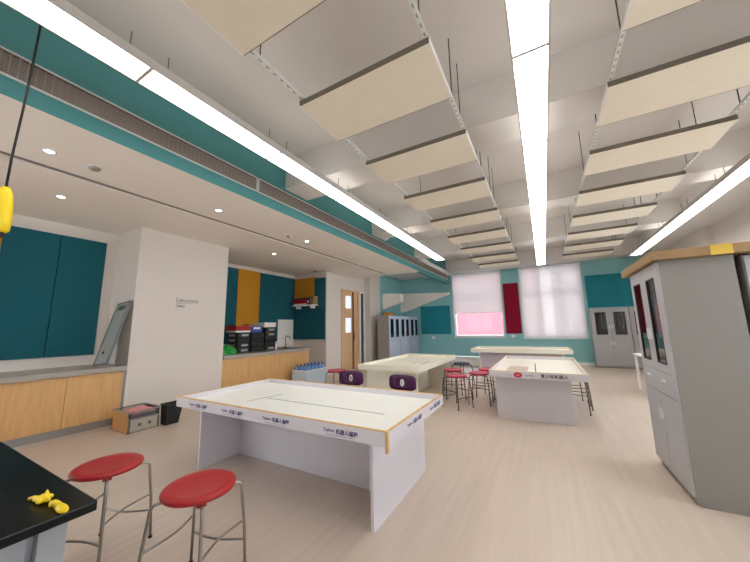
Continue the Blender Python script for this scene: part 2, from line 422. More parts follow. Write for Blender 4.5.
# downlights in the soffit
def downlight():
    t = thing('downlight', '', 'ceiling light')
    MB().lathe([(.036, .004), (.036, -.006), (.05, -.004), (.05, .002)], 20).build('trim_ring', 'frame', t, True)
    MB().lathe([(0, -.002), (.036, -.002)], 20).build('lens', 'spot', t)
    return t
dl = None
for x, y, lab in ((-3.95, .79, 'small round downlight lit in the soffit near the hanging yellow plug'), (-5.2, 1.2, 'small round downlight lit in the soffit above the teal felt panels'),
                  (-3.95, 2.5, 'small round downlight lit in front of the white pillar, nearer the teal bulkhead'), (-3.95, 4.36, 'small round downlight lit in the soffit, farthest of the row by the bulkhead'),
                  (-5.25, 4.72, 'small round downlight lit in the soffit over the sink counter')):
    if dl is None: dl = downlight(); dl.location = (x, y, SOF); dl['label'] = lab; dl['group'] = 'downlights in the soffit'
    else: dup(dl, (x, y, SOF), 0, lab, 'downlights in the soffit')
for x, y, lab in ((-3.97, 1.13, 'off-white flat smoke detector beside the slot in the soffit, nearer one'), (-3.99, 3.92, 'off-white flat smoke detector in the soffit, farther one')):
    t = thing('smoke_detector', lab, 'smoke detector', (x, y, SOF), 0, 'smoke detectors')
    MB().lathe([(0, -.03), (.03, -.03), (.045, -.018), (.055, 0)], 24).build('body', 'greysign', t, True)
    MB().lathe([(.055, -.006), (.062, -.004), (.062, 0)], 24).build('base_plate', 'frame', t, True)
t = thing('ceiling_speaker', 'small black round fitting in the soffit above the middle pillar', 'ceiling fitting', (-5.9, 6.9, SOF))
MB().lathe([(0, -.012), (.05, -.012), (.06, 0)], 20).build('body', 'black', t, True); MB().lathe([(.06, -.006), (.075, -.004), (.075, 0)], 20).build('rim', 'frame', t, True)
t = thing('dome_lamp', 'small white dome on the teal bulkhead below the left light row', 'dome', (XB+.06, 6.3, 3.52))
MB().lathe([(0, -.075), (.05, -.068), (.085, -.04), (.1, 0)], 24).build('dome', 'frame', t, True)
MB().lathe([(.1, 0), (.11, .003), (.11, .03), (0, .03)], 24).build('base_plate', 'frame', t, True)
bx('wall_bracket', 'frame', -.06, 0, -.03, .03, .0, .04, t)

# long return-air grille in the bulkhead, in two lengths
for n, (y0, y1, lab) in enumerate(((-3.4, 2.585, 'long brown-grey return air grille, nearer length, in the teal bulkhead'), (2.6, 11.9, 'long brown-grey return air grille, farther length, in the teal bulkhead'))):
    t = thing('air_grille', lab, 'air vent', (XB, y0, 3.205), 0, 'return air grilles'); L = y1-y0; hh = .205
    fr = MB(); fr.box(0, .018, 0, L, 0, .012); fr.box(0, .018, 0, L, hh-.012, hh); fr.box(0, .018, 0, .014, 0, hh); fr.box(0, .018, L-.014, L, 0, hh)
    fr.build('grille_frame', 'bright', t)
    bx('backing', 'grilleback', .001, .003, .014, L-.014, .012, hh-.012, t)
    sl = MB()
    for k in range(9): z = .018+k*.018; sl.box(.004, .012, .014, L-.014, z, z+.008)
    sl.build('louvre', 'grille', t, kind='stuff')
    sl = MB(); yy = .05
    while yy < L-.03: sl.box(.012, .015, yy, yy+.006, .012, hh-.012); yy += .045
    sl.build('cross_bar', 'grille', t, kind='stuff')

# hanging cable and yellow connector
t = thing('hanging_plug', 'yellow plug hanging on a long black cable at the left edge', 'power plug', (-2.95, .43, 0))
MB().tube([(.15, 0, ZS), (.145, 0, 3.4), (.125, 0, 3.1), (.08, 0, 2.8), (.01, 0, 2.5), (0, 0, 2.28)], .0065, 8).build('cable', 'cable', t, True)
MB().lathe([(0, 2.29), (.02, 2.285), (.035, 2.25), (.045, 2.16), (.05, 2.06), (.045, 2.0), (.03, 1.985), (0, 1.985)], 18).build('plug_body', 'yellow', t, True)
MB().lathe([(0, 1.985), (.03, 1.985), (.03, 1.96), (0, 1.96)], 18).build('socket', 'black', t, True)

# ============================================================ WALL PANELS
def felt(name, m, lab, x0, x1, y0, y1, z0, z1, g=None):
    o = bx(name, m, x0, x1, y0, y1, z0, z1, None, .006); tag(o, lab, 'wall panel', g); return o
px = XL+.04; E_ = .001
felt('pinboard', 'mustard', 'mustard felt wall panel at the very left edge', XL+E_, px, .1, .985, 1.0, 2.87)
felt('pinboard', 'tealpan', 'dark teal felt panel over the left counter, beside the mustard one', XL+E_, px, .995, 1.56, 1.0, 2.87)
felt('pinboard', 'tealpan', 'dark teal felt panel over the left counter, nearer the leaning whiteboard', XL+E_, px, 1.567, 2.13, 1.0, 2.87)
px = XM+.04; XM_ = XM+E_
felt('pinboard', 'tealpan', 'narrow dark teal felt panel just right of the white pillar', XM_, px, 4.0, 5.03, 1.0, 2.95)
felt('pinboard', 'mustard', 'mustard felt wall panel behind the black drawer towers', XM_, px, 5.035, 5.74, 1.0, 2.96)
tag(MB().prism([(5.745, 1.0), (6.44, 1.0), (6.44, 1.64), (7.09, 1.64), (7.09, 2.95), (5.745, 2.95)], 'x', XM_, px).build('pinboard', 'tealpan'), 'wide dark teal felt panel above the pale splash board', 'wall panel')
RY = 7.139
felt('pinboard', 'mustard', 'mustard felt panel above the small wall shelf', -6.94, -6.10, RY-.04, RY, 2.32, 2.93)
tag(MB().prism([(-6.94, 1.03), (-5.68, 1.03), (-5.68, 2.88), (-6.09, 2.9), (-6.09, 2.31), (-6.94, 2.31)], 'y', RY-.04, RY).build('pinboard', 'tealpan'), 'dark teal felt covering the wall right of the sink, around the small shelf', 'wall panel')
tag(bx('splash_board', 'paperw', XM_, XM+.015, 6.45, 7.12, .845, 1.63, None, .003), 'pale grey splash board behind the faucet', 'splash board')
felt('pinboard', 'tealboard', 'teal felt board on the back wall left of the window', -4.56, -3.30, YB-.03, YB-.001, 1.04, 2.19)
felt('pinboard', 'tealboard', 'wide teal felt board on the back wall above the grey cabinets', 1.33, 3.35, YB-.03, YB-.001, 1.88, 2.95)
felt('pinboard', 'crimson', 'tall crimson felt panel between the two windows', -1.24, -.72, YB-.035, YB-.001, 1.04, 2.9)
sw = thing('wall_switch', 'small white switch plate on the teal wall below the felt board', 'switch', (-4.05, YB, .85))
bx('plate', 'frame', -.06, .06, -.012, 0, 0, .09, sw, .003); bx('rocker', 'paperw', -.03, .03, -.016, -.012, .02, .07, sw)
sw = thing('wall_switch', 'small white socket plate under the crimson panel', 'switch', (-1.02, YB, .9))
bx('plate', 'frame', -.06, .06, -.012, 0, 0, .09, sw, .003); bx('rocker', 'paperw', -.03, .03, -.016, -.012, .02, .07, sw)

# roller blinds
def blind(lab, x0, x1, z0, z1):
    t = thing('roller_blind', lab, 'blind', ((x0+x1)/2, YB-.045, z1), 0, 'roller blinds'); w_ = (x1-x0)/2; h = z1-z0
    MB().grid(lambda u, v: (-w_+2*w_*u, .004*math.sin(u*9), -h*v), 24, 4).build('fabric', 'blind', t, True)
    MB().tube([(-w_, 0, .02), (w_, 0, .02)], .022, 12).build('roller', 'frame', t, True)
    bx('bottom_bar', 'frame', -w_, w_, -.008, .008, -h-.025, -h, t)
blind('white roller blind half lowered, pink wall seen below it', -3.17, -1.28, 1.86, 3.40)
blind('white roller blind fully lowered over the right window', -.67, 1.24, .95, 3.40)

# ============================================================ COUNTERS
def base_cab(name, lab, y0, y1, n, endpost, XL=XL):
    """oak base run: each door leaf is a part"""
    t = thing(name, lab, 'cabinet', (0, y0, 0)); L = y1-y0; xf = -5.67
    bx('carcass', 'wood', XL+.01, xf-.02, 0, L, .1, .77, t)
    bx('plinth', 'plinth', XL+.01, xf-.03, 0, L, 0, .1, t)
    w_ = L/n
    for k in range(n):
        bx('door', 'wood', xf-.019, xf, k*w_+.002, (k+1)*w_-.002, .105, .765, t, .0015)
    if endpost: bx('end_panel', 'plinth', xf-.02, xf+.01, L-.02, L, .0, .77, t)
    return t
base_cab('base_cabinet', 'oak veneer base cabinet run under the left counter', -1.6, 2.27, 6, True)
c = MB(); c.box(XL+.01, -5.63, -1.6, 2.275, .77, .84, .006)
tag(c.build('worktop', 'counter'), 'grey stone counter top along the left wall under the teal panels', 'counter')
base_cab('base_cabinet', 'oak veneer base cabinet run under the sink counter', 3.87, 6.42, 4, False, XM)
c = MB(); c.box(XM+.02, -5.63, 3.87, 5.7, .77, .84); c.box(XM+.02, -5.63, 6.3, 6.44, .77, .84); c.box(XM+.02, -6.55, 5.7, 6.3, .77, .84); c.box(-5.85, -5.63, 5.7, 6.3, .77, .84)
tag(c.build('worktop', 'counter'), 'grey stone sink counter right of the white pillar', 'counter')
t = thing('sink', 'stainless steel sink set into the counter', 'sink', (-6.2, 6.0, .84))
s_ = MB(); s_.box(-.35, .35, -.3, -.27, -.0, .012); s_.box(-.35, .35, .27, .3, 0, .012); s_.box(-.35, -.32, -.27, .27, 0, .012); s_.box(.32, .35, -.27, .27, 0, .012)
s_.build('rim', 'metal', t)
s_ = MB(); s_.box(-.32, .32, -.27, .27, -.06, -.055); s_.box(-.32, -.315, -.27, .27, -.055, 0); s_.box(.315, .32, -.27, .27, -.055, 0); s_.box(-.315, .315, -.27, -.265, -.055, 0); s_.box(-.315, .315, .265, .27, -.055, 0)
s_.build('basin', 'metal', t)
t = thing('faucet', 'chrome gooseneck faucet behind the sink', 'faucet', (-6.5, 6.36, .84))
MB().lathe([(0, 0), (.03, 0), (.03, .02), (.018, .04), (0, .04)], 16).build('base', 'metal', t, True)
MB().tube([(0, 0, .03), (0, 0, .24), (.02, 0, .29), (.07, 0, .32), (.13, 0, .31), (.17, 0, .27), (.175, 0, .22)], .013, 10).build('spout', 'metal', t, True)
MB().tube([(0, 0, .06), (0, .05, .07), (.02, .1, .1)], .008, 8).build('lever', 'metal', t, True)
t = thing('soap_bottle', 'white soap bottle standing between the drawer towers and the sink', 'bottle', (-6.1, 5.62, .84))
MB().lathe([(0, 0), (.04, 0), (.042, .02), (.042, .11), (.02, .135), (.02, .15), (0, .15)], 18).build('bottle', 'frame', t, True)
MB().tube([(0, 0, .15), (0, 0, .18), (.04, 0, .18)], .008, 8).build('pump', 'frame', t)

# document drawer towers
def tower(lab, y, w_, n, lm, zl=.112):
    t = thing('drawer_tower', lab, 'drawers', (-5.98, y, .84), 0, 'black drawer towers on the sink counter'); D = .36
    f = MB(); f.box(-D, 0, 0, .012, 0, n*zl); f.box(-D, 0, w_-.012, w_, 0, n*zl); f.box(-D, -D+.01, .012, w_-.012, 0, n*zl)
    for k in range(n+1): f.box(-D+.01, 0, .012, w_-.012, max(0, k*zl-.006), k*zl+.006 if k < n else n*zl)
    f.build('frame', 'black', t)
    for k in range(n):
        d = bx('drawer', 'black', -D+.02, .008, .016, w_-.016, k*zl+.01, (k+1)*zl-.012, t, .003)
        if k in lm: bx('label', 'label', .008, .010, w_*.3, w_*.85, k*zl+.03, (k+1)*zl-.03, d)
        bx('pull', 'black', .008, .02, w_*.12, w_*.24, k*zl+.04, k*zl+.06, d)
    for k in range(n):
        if k >= 1 and lm: bx('side_label', 'label', -D*.85, -D*.25, -.002, 0, k*zl+.03, (k+1)*zl-.03, t)
    return t
tower('black drawer tower under the red box, grey labels on its side', 4.42, .32, 4, (0, 1, 3))
tower('unlabelled black drawer tower in the middle with a blue pack on top', 4.78, .36, 4, ())
tower('tallest black drawer tower, next to the faucet, under the white box', 5.18, .33, 5, (0, 3, 4))
def crate(name, lab, cat, x0, x1, y0, y1, z0, z1, m, lid=None, bev=.006, sp=.72):
    t = thing(name, lab, cat, ((x0+x1)/2, (y0+y1)/2, z0)); hx, hy, h = (x1-x0)/2, (y1-y0)/2, z1-z0
    bx('body', m, -hx, hx, -hy, hy, 0, h*sp, t, bev); bx('lid', lid or m, -hx-.006, hx+.006, -hy-.006, hy+.006, h*sp, h, t, bev)
    return t
crate('storage_box', 'red box with white base on the leftmost black drawer tower', 'box', -6.33, -5.99, 4.38, 4.76, 1.292, 1.44, 'paperw', 'red', .006, .3)
crate('storage_box', 'tan and white carton on the tallest drawer tower', 'box', -6.34, -5.97, 5.14, 5.5, 1.405, 1.52, 'paperw', 'paperw')
t = thing('carton', 'flat tan carton lying across the middle drawer tower beside the white one', 'box', (-6.25, 4.92, 1.35)); bx('body', 'card', -.1, .1, -.1, .18, 0, .13, t, .004); bx('flap', 'card', -.1, .1, .0, .1, .13, .136, t)
t = thing('blue_pack', 'blue and white pack resting in front on the middle drawer tower', 'pack', (-6.06, 4.95, 1.29)); bx('body', 'bluebox', -.06, .06, -.15, .15, 0, .14, t, .015); bx('print', 'paperw', .06, .062, -.1, .09, .07, .12, t)
t = thing('plastic_bag', 'crumpled green plastic bag on the sink counter by the white pillar', 'bag', (-5.98, 4.15, .84))
def bagf(u, v):
    a = u*2*PI; r = (1-v**2)**.5*(1+.13*math.sin(5*a+3*v)+.09*math.sin(9*a+8*v)); return (.17*r*math.cos(a), .21*r*math.sin(a), .18*v+.012*math.sin(7*a)*v)
MB().grid(bagf, 40, 10).build('bag', 'green', t, True)
MB().tube([(0, 0, .16), (.02, .02, .2), (.05, .0, .19), (.08, -.03, .14)], [.02, .028, .02, .012], 8).build('knot', 'green', t, True)
# small wall shelf beside the mustard panel
t = thing('wall_shelf', 'narrow white shelf on the teal felt right of the sink', 'shelf', (-6.35, RY-.04, 2.04))
bx('shelf_board', 'frame', -.42, .42, -.26, 0, 0, .025, t, .004); bx('bracket', 'frame', -.3, -.27, -.2, 0, -.08, 0, t); bx('bracket', 'frame', .27, .3, -.2, 0, -.08, 0, t)
crate('storage_box', 'red lidded box standing on the small wall shelf', 'box', -6.72, -6.25, RY-.27, RY-.06, 2.065, 2.25, 'paperw', 'red', .006, .25)
t = thing('binder', 'dark navy binder standing on the wall shelf beside the red box', 'binder', (-6.14, RY-.16, 2.065)); bx('cover', 'navy', -.05, .05, -.1, .08, 0, .19, t, .004); bx('spine_label', 'paperw', -.03, .03, -.102, -.1, .05, .14, t)
crate('storage_box', 'tan cardboard box at the right end of the small wall shelf', 'box', -6.07, -5.93, RY-.25, RY-.07, 2.065, 2.32, 'card', 'card')

# leaning whiteboard
t = thing('leaning_whiteboard', 'narrow grey whiteboard leaning on the left counter beside the pillar', 'whiteboard', (-6.15, 2.2, .842))
bw, bh = .45, .99
fr = MB(); fr.box(-bw/2, bw/2, -.012, .012, 0, .02); fr.box(-bw/2, bw/2, -.012, .012, bh-.02, bh); fr.box(-bw/2, -bw/2+.02, -.012, .012, .02, bh-.02); fr.box(bw/2-.02, bw/2, -.012, .012, .02, bh-.02)
fr.build('frame', 'wframe', t); bx('face', 'whiteb', -bw/2+.02, bw/2-.02, -.006, .006, .02, bh-.02, t)
text('lettering', '课程表', .085, 'tape', (-.13, -.008, bh-.13), (PI/2, 0, 0), t, .0006, .001)
for i in range(2):
    text('writing', ('人', '表')[i], .06, 'greysign', (-.13+.16*i, -.008, bh-.24), (PI/2, 0, 0), t, .0006)
bx('magnet', 'tape', -.05, -.02, -.02, -.006, .17, .2, t)
t.rotation_euler = (-math.atan2(.25, .96), math.radians(-5), 0); t.location = (-5.80, 2.0, .87)

# pillar lettering
t = thing('pillar_sign', 'grey raised lettering on the white pillar', 'sign', (-5.65, 2.91, 1.84))
text('lettering', 'Laboratory', .086, 'greysign', (.002, 0, .03), (PI/2, 0, PI/2), t, .004, .001)
bx('underline', 'greysign', 0, .006, .02, .33, 0, .008, t)
text('lettering', '实验室', .04, 'label', (.002, .03, -.07), (PI/2, 0, PI/2), t, .002)
bx('side_bar', 'greysign', 0, .004, 0, .004, -.1, .11, t)

# ============================================================ TABLES
def mat_table(lab, L, W, loc, rz, lmat, dmat, legx, spine=True, Htop=.70, ly=(-.455, .545), em='paleedge'):
    """competition mat table: rimmed deck on two end panels and a spine"""
    t = thing('mat_table', lab, 'table', loc, rz, 'white rimmed mat tables')
    hl, hw = L/2, W/2; th = .018; zb = Htop-.095
    bx('deck', dmat, -hl+th, hl-th, -hw+th, hw-th, Htop-.075, Htop-.055, t)
    rails = []
    for (x0, x1, y0, y1) in ((-hl, hl, -hw, -hw+th), (-hl, hl, hw-th, hw), (-hl, -hl+th, -hw+th, hw-th), (hl-th, hl, -hw+th, hw-th)):
        r = bx('apron_board', lmat, x0, x1, y0, y1, zb, Htop-.006, t); rails.append(r)
        bx('edge_strip', em, x0, x1, y0, y1, Htop-.006, Htop, r)
    for s in (-1, 1):
        xx = s*(hl-legx); bx('leg_panel', lmat, xx-.012, xx+.012, ly[0], ly[1], 0, zb-.0, t, .001)
    bx('deck_support', lmat, -hl+th, hl-th, ly[0], ly[1], zb, Htop-.075, t)
    if spine: bx('spine_panel', lmat, -hl+legx+.012, hl-legx-.012, .0, .02, 0.0, zb, t)
    return t, rails
# front table
T1, r1 = mat_table('nearest large white table, printed apron and black tape on its mat', 2.38, 1.19, (-2.11, 2.375, 0), 0, 'lam', 'mats', .2, em='woodedge')
Z0 = .70
for k, x in enumerate((-.97, -.47, .06, .68)):
    text('printed_logo', 'Tophoo', .029, 'blue', (x, -.5955, Z0-.06), (PI/2, 0, 0), r1[0], .0004, .0006)
    text('printed_name', '机器人编程', .036, 'blue', (x+.11, -.5955, Z0-.066), (PI/2, 0, 0), r1[0], .0004, .0008)
    bx('printed_line', 'greyink', x+.02, x+.26, -.5956, -.595, Z0-.082, Z0-.078, r1[0])
for y in (-.28, .2):
    text('printed_logo', 'Tophoo', .029, 'blue', (1.1905, y, Z0-.06), (PI/2, 0, PI/2), r1[3], .0004, .0006)
    text('printed_name', '机器人编程', .036, 'blue', (1.1905, y+.11, Z0-.064), (PI/2, 0, PI/2), r1[3], .0004, .0008)
tp = MB(); tp.box(-.47, .9, -.085, -.075, Z0-.0555, Z0-.0545); tp.build('tape_line', 'tape', T1)
tp = MB().box(-.005, .005, -.2, .2, 0, .001).build('tape_line', 'tape', T1); tp.location = (-.51, -.07, Z0-.0555); tp.rotation_euler = (0, 0, -.2)
for (x, y) in ((-.8, -.45), (1.0, .35)): pass
bx('corner_strip', 'woodedge', 1.172, 1.192, -.597, -.577, .57, Z0-.006, T1)
# second table (left, behind)
T2, r2_ = mat_table('cream topped table behind the nearest one, in front of the pale lockers', 2.3, 1.17, (-2.42, 5.87, 0), PI/2, 'lamcream', 'matcream', .18, ly=(-.48, .5))
# two loose mats
tp = MB(); tp.box(-.3, .25, -.3, -.28, Z0-.0555, Z0-.0545); tp.box(-.3, .1, -.12, -.1, Z0-.0555, Z0-.0545); tp.build('printed_line', 'greyink', T2)
# centre table
T4, r4 = mat_table('white table right of centre with red logo on its apron', 2.35, 1.22, (-.17, 5.99, 0), -PI/2, 'lam', 'matcream', .19, ly=(-.55, .42))
# apron facing the camera is the rail at local +x (rz=-90 : +x -> -y)
t4f = r4[3]
lg = MB().lathe([(0, 0), (.045, 0), (.045, .0015), (0, .0015)], 24).build('printed_badge', 'redlogo', t4f); lg.rotation_euler = (0, PI/2, 0); lg.location = (1.1755, -.22, Z0-.05); lg.scale = (.8, 1.25, 1)
bx('printed_bar', 'paperw', 1.177, 1.178, -.245, -.195, Z0-.053, Z0-.048, t4f)
text('printed_logo', 'Tophoo', .036, 'blue', (1.1755, -.14, Z0-.062), (PI/2, 0, PI/2), t4f, .0004)
text('printed_name', '青少年机器人', .055, 'tape', (1.1755, .06, Z0-.07), (PI/2, 0, PI/2), t4f, .0004, .001)
sw_ = MB().tube([(1.1765, -.42, Z0-.035), (1.1765, -.38, Z0-.05), (1.1765, -.3, Z0-.06)], .004, 6); sw_.build('printed_swoosh', 'greysign', t4f)
bx('printed_patch', mat('patch_print', '#c9b6a8', .4), .15, .85, -.42, -.12, Z0-.0555, Z0-.0545, T4)
t = thing('flag_rod', 'thin grey rod standing upright on the front of the table right of centre', 'rod', (-.17, 5.1, Z0-.0545)); MB().lathe([(0, 0), (.03, 0), (.03, .006), (0, .006)], 16).build('foot', 'darkmetal', t); MB().tube([(0, 0, .006), (0, 0, .14)], .006, 8).build('rod', 'darkmetal', t)
# far table
T3, r3 = mat_table('farthest long cream table under the back windows', 2.4, 1.2, (-.65, 9.35, 0), 0, 'lamcream', 'matcream', .2, Htop=.72)
bx('modesty_panel', mat('lilac_laminate', '#beb4bf', .5), -1.0, 1.0, -.42, -.40, 0, .62, T3)
# low white bench under the window
t = thing('low_bench', 'low white bench under the half-open blind', 'bench', (-2.3, 10.9, 0)); bx('top', 'frame', -.65, .65, -.2, .2, .26, .30, t, .006)
for s in (-1, 1): bx('leg', 'frame', s*.6-.03, s*.6+.03, -.18, .18, 0, .26, t)
bx('front_panel', 'frame', -.57, .57, -.16, -.14, 0.02, .26, t)
# white desk at right behind the tall cabinet
t = thing('side_desk', 'white desk partly hidden behind the tall grey cabinet', 'desk', (2.15, 7.7, 0))
bx('desk_top', 'frame', -.6, .6, -.3, .5, .70, .73, t, .005)
for a in (-.56, .56):
    for b in (-.26, .46): bx('leg', 'frame', a-.02, a+.02, b-.02, b+.02, 0, .70, t)

# black workbench, lower left
t = thing('workbench', 'black topped lab bench with grey base in the lower left corner', 'table', (-2.2, 0, 0))
wt = MB(); wt.box(-.66, .67, -.75, .57, .69, .725, .006); wt.build('bench_top', 'stone', t)
b_ = MB(); b_.box(-.58, .55, -.68, .50, .1, .69); b_.build('carcass', 'bench', t)
bx('plinth', 'greydark', -.55, .5, -.64, .46, 0, .1, t)
for (x, y) in ((.55, .50), (-.58, .50)): bx('corner_post', 'bench', min(x, x+(.045 if x > 0 else -.045)), max(x, x+(.045 if x > 0 else -.045)), y-.06, y+.015, 0, .69, t, .002)
bx('corner_post', 'bench', .55, .595, -.68, -.62, 0, .69, t, .002)
bx('door', 'bench', .551, .566, -.1, .42, .12, .67, t, .002); bx('door', 'bench', .551, .566, -.61, -.11, .12, .67, t, .002)
# yellow pieces
t = thing('toy_piece', 'small lumpy yellow plastic piece with points, left of the two on the black bench', 'toy', (-1.70, .465, .7255))
t.scale = (.8, .8, .8)
def blob(cx, cy, cz, rx, ry, rz_, amp=.12, f=5):
    def g(u, v):
        a = u*2*PI; b = v*PI; r = 1+amp*math.sin(f*a)*math.sin(b)
        return (cx+rx*r*math.sin(b)*math.cos(a), cy+ry*r*math.sin(b)*math.sin(a), cz+rz_*math.cos(b))
    return g
MB().grid(blob(0, 0, .016, .04, .028, .016, .3, 5), 30, 12).build('body', 'yellow', t, True)
MB().lathe([(.012, 0), (.008, .012), (0, .03)], 10, (.0, .01, .024)).build('spike', 'yellow', t, True)
MB().lathe([(.01, 0), (.006, .01), (0, .024)], 10, (.025, .0, .02)).build('spike', 'yellow', t, True)
MB().tube([(-.03, -.005, .01), (-.06, -.015, .012), (-.075, -.03, .01)], [.012, .01, .006], 10).build('tail', 'yellow', t, True)
t = thing('toy_piece', 'elongated yellow plastic piece, right of the two near the bench corner', 'toy', (-1.565, .475, .7255))
t.scale = (.9, .9, .9)
MB().grid(blob(.02, 0, .014, .042, .016, .014, .06, 3), 28, 12).build('body', 'yellow', t, True)
MB().tube([(-.02, 0, .012), (-.045, .004, .014), (-.062, .0, .012), (-.07, -.012, .012)], [.014, .009, .014, .01], 10).build('neck', 'yellow', t, True)

# ============================================================ STOOLS
def stool(seatm, legm, legrot):
    t = thing('stool', '', 'stool'); Hs = .525
    MB().lathe([(0, Hs-.012), (.07, Hs-.01), (.13, Hs-.003), (.165, Hs+.002), (.178, Hs-.006), (.182, Hs-.016), (.176, Hs-.028), (.15, Hs-.036), (0, Hs-.04)], 40).build('seat', seatm, t, True)
    u = MB(); u.box(-.11, .11, -.012, .012, Hs-.056, Hs-.038); u.box(-.012, .012, -.11, .11, Hs-.056, Hs-.038); b_ = u.build('seat_bracket', legm, t); b_.rotation_euler = (0, 0, legrot)
    for k in range(4):
        bb = MB().box(.12, .16, -.022, .022, Hs-.05, Hs-.034, .003).build('leg_mount', seatm, t); bb.rotation_euler = (0, 0, legrot+k*PI/2)
        a = legrot+k*PI/2; ca, sa = math.cos(a), math.sin(a)
        prof = [(.08, Hs-.047), (.17, Hs-.045), (.195, Hs-.047), (.208, Hs-.055), (.215, Hs-.072), (.222, Hs-.14), (.238, .25), (.252, 0.006)]
        MB().tube([(r*ca, r*sa, z) for r, z in prof], .0085, 8).build('leg', legm, t, True)
        MB().tube([(.252*ca, .252*sa, 0), (.2515*ca, .2515*sa, .014)], .0115, 10).build('foot_cap', 'black', t)
    for k, z in ((0, .27), (1, .17), (2, .27), (3, .17)):
        a0 = legrot+k*PI/2; a1 = a0+PI/2; r = .252-.018*z/.27*.9; p = Vector((r*math.cos(a0), r*math.sin(a0), z)); q = Vector((r*math.cos(a1), r*math.sin(a1), z))
        pts = []
        for i in range(9):
            s = i/8; m = p.lerp(q, s); n = (p+q)*.5; n.z = 0; n.normalize(); pts.append(m - n*.03*math.sin(PI*s) + Vector((0, 0, -.0)))
        MB().tube(pts, .006, 8).build('brace', legm, t, True)
    return t
S1 = stool('red', 'metal', -.36); S1.location = (-2.5, .965, 0); S1['label'] = 'red seated metal stool next to the black bench, left of the front pair'; S1['group'] = 'stools with round red seats'
dup(S1, (-1.72, 1.085, 0), -.12, 'red seated metal stool in the middle foreground, right of the front pair', 'stools with round red seats')
S2 = stool('pinkred', 'darkmetal', .3); S2.location = (-1.40, 5.32, 0); S2['label'] = 'red stool between the second and the centre table, nearest of that cluster'; S2['group'] = 'stools with round red seats'
for (x, y, rz, lab) in ((-1.09, 5.75, .5, 'red stool touching the left side of the table right of centre'), (-1.03, 6.3, .2, 'red stool half hidden behind the one beside the table right of centre'),
                        (-1.62, 5.98, .9, 'red stool just behind the nearest stool of the middle cluster'), (.34, 5.85, .3, 'dark legged red stool right of the centre table, nearer one'), (.34, 6.42, .7, 'dark legged red stool right of the centre table, farther one'),
                        (-3.72, 5.05, .6, 'red stool left of the cream topped table beside the purple chair')):
    dup(S2, (x, y, 0), rz, lab, 'stools with round red seats')
S3 = stool('navy', 'darkmetal', .1); S3.location = (-1.72, 7.1, 0); S3['label'] = 'stool with a dark navy round seat, farthest of the middle cluster'

# purple chairs
def pchair():
    t = thing('classroom_chair', '', 'chair'); W = .37
    def back(u, v):     # shell from seat front, over seat, up the back
        x = (u-.5)*W; s = v
        return (x*(1-.06*abs(2*u-1)**3*0), -.02-.03*(1-(2*u-1)**2)*-1, .5+.3*s)
    # rounded backrest
    b = MB(); n = 24; out = []
    for i in range(n):
        a = 2*PI*i/n; ca, sa = math.cos(a), math.sin(a)
        out.append((.185*math.copysign(abs(ca)**.45, ca), .66+.095*math.copysign(abs(sa)**.55, sa)))
    hole = [(.018*math.cos(2*PI*i/n), .66+.032*math.sin(2*PI*i/n)) for i in range(n)]
    bend = lambda x: .10*x*x*-8*.3
    F_ = [b.bm.verts.new((x, bend(x)+.0, z)) for x, z in out]; Hh = [b.bm.verts.new((x, bend(x), z)) for x, z in hole]
    mid = [b.bm.verts.new(((x*.5+hx*.5), bend(x*.5), (z+hz)/2)) for (x, z), (hx, hz) in zip(out, hole)]
    for i in range(n):
        j = (i+1) % n; b.bm.faces.new((F_[i], F_[j], mid[j], mid[i])); b.bm.faces.new((mid[i], mid[j], Hh[j], Hh[i]))
    b.build('backrest', 'purple', t, True, solid=.012)
    MB().lathe([(.017, 0), (.026, 0), (.026, .006), (.017, .006), (.017, 0)], 20).build('grip_ring', 'frame', t)
    g = t.children[-1]; g.rotation_euler = (PI/2, 0, 0); g.location = (0, -.008, .66); g.scale = (1, 1.7, 1)
    MB().grid(lambda u, v: ((u-.5)*.38, -.36+.34*v, .40-.012*math.sin(PI*u)+.02*(v-.5)**2*4), 10, 8).build('seat', 'purple', t, True, solid=.012)
    for s in (-1, 1):
        MB().tube([(s*.15, .02, .6), (s*.15, .01, .5), (s*.15, -.03, .40), (s*.16, .04, .2), (s*.17, .09, 0)], .010, 8).build('rear_leg', 'frame', t, True)
        MB().tube([(s*.15, -.03, .395), (s*.15, -.3, .385), (s*.16, -.34, .2), (s*.17, -.37, 0)], .010, 8).build('front_leg', 'frame', t, True)
    MB().tube([(-.165, .06, .14), (.165, .06, .14)], .008, 8).build('crossbar', 'frame', t)
    return t
P1 = pchair(); P1.location = (-1.62, 3.58, 0); P1['label'] = 'purple plastic chair behind the nearest table, right of the two'; P1['group'] = 'purple classroom chairs'
dup(P1, (-2.42, 3.62, 0), .15, 'purple plastic chair behind the nearest table, left of the two', 'purple classroom chairs')

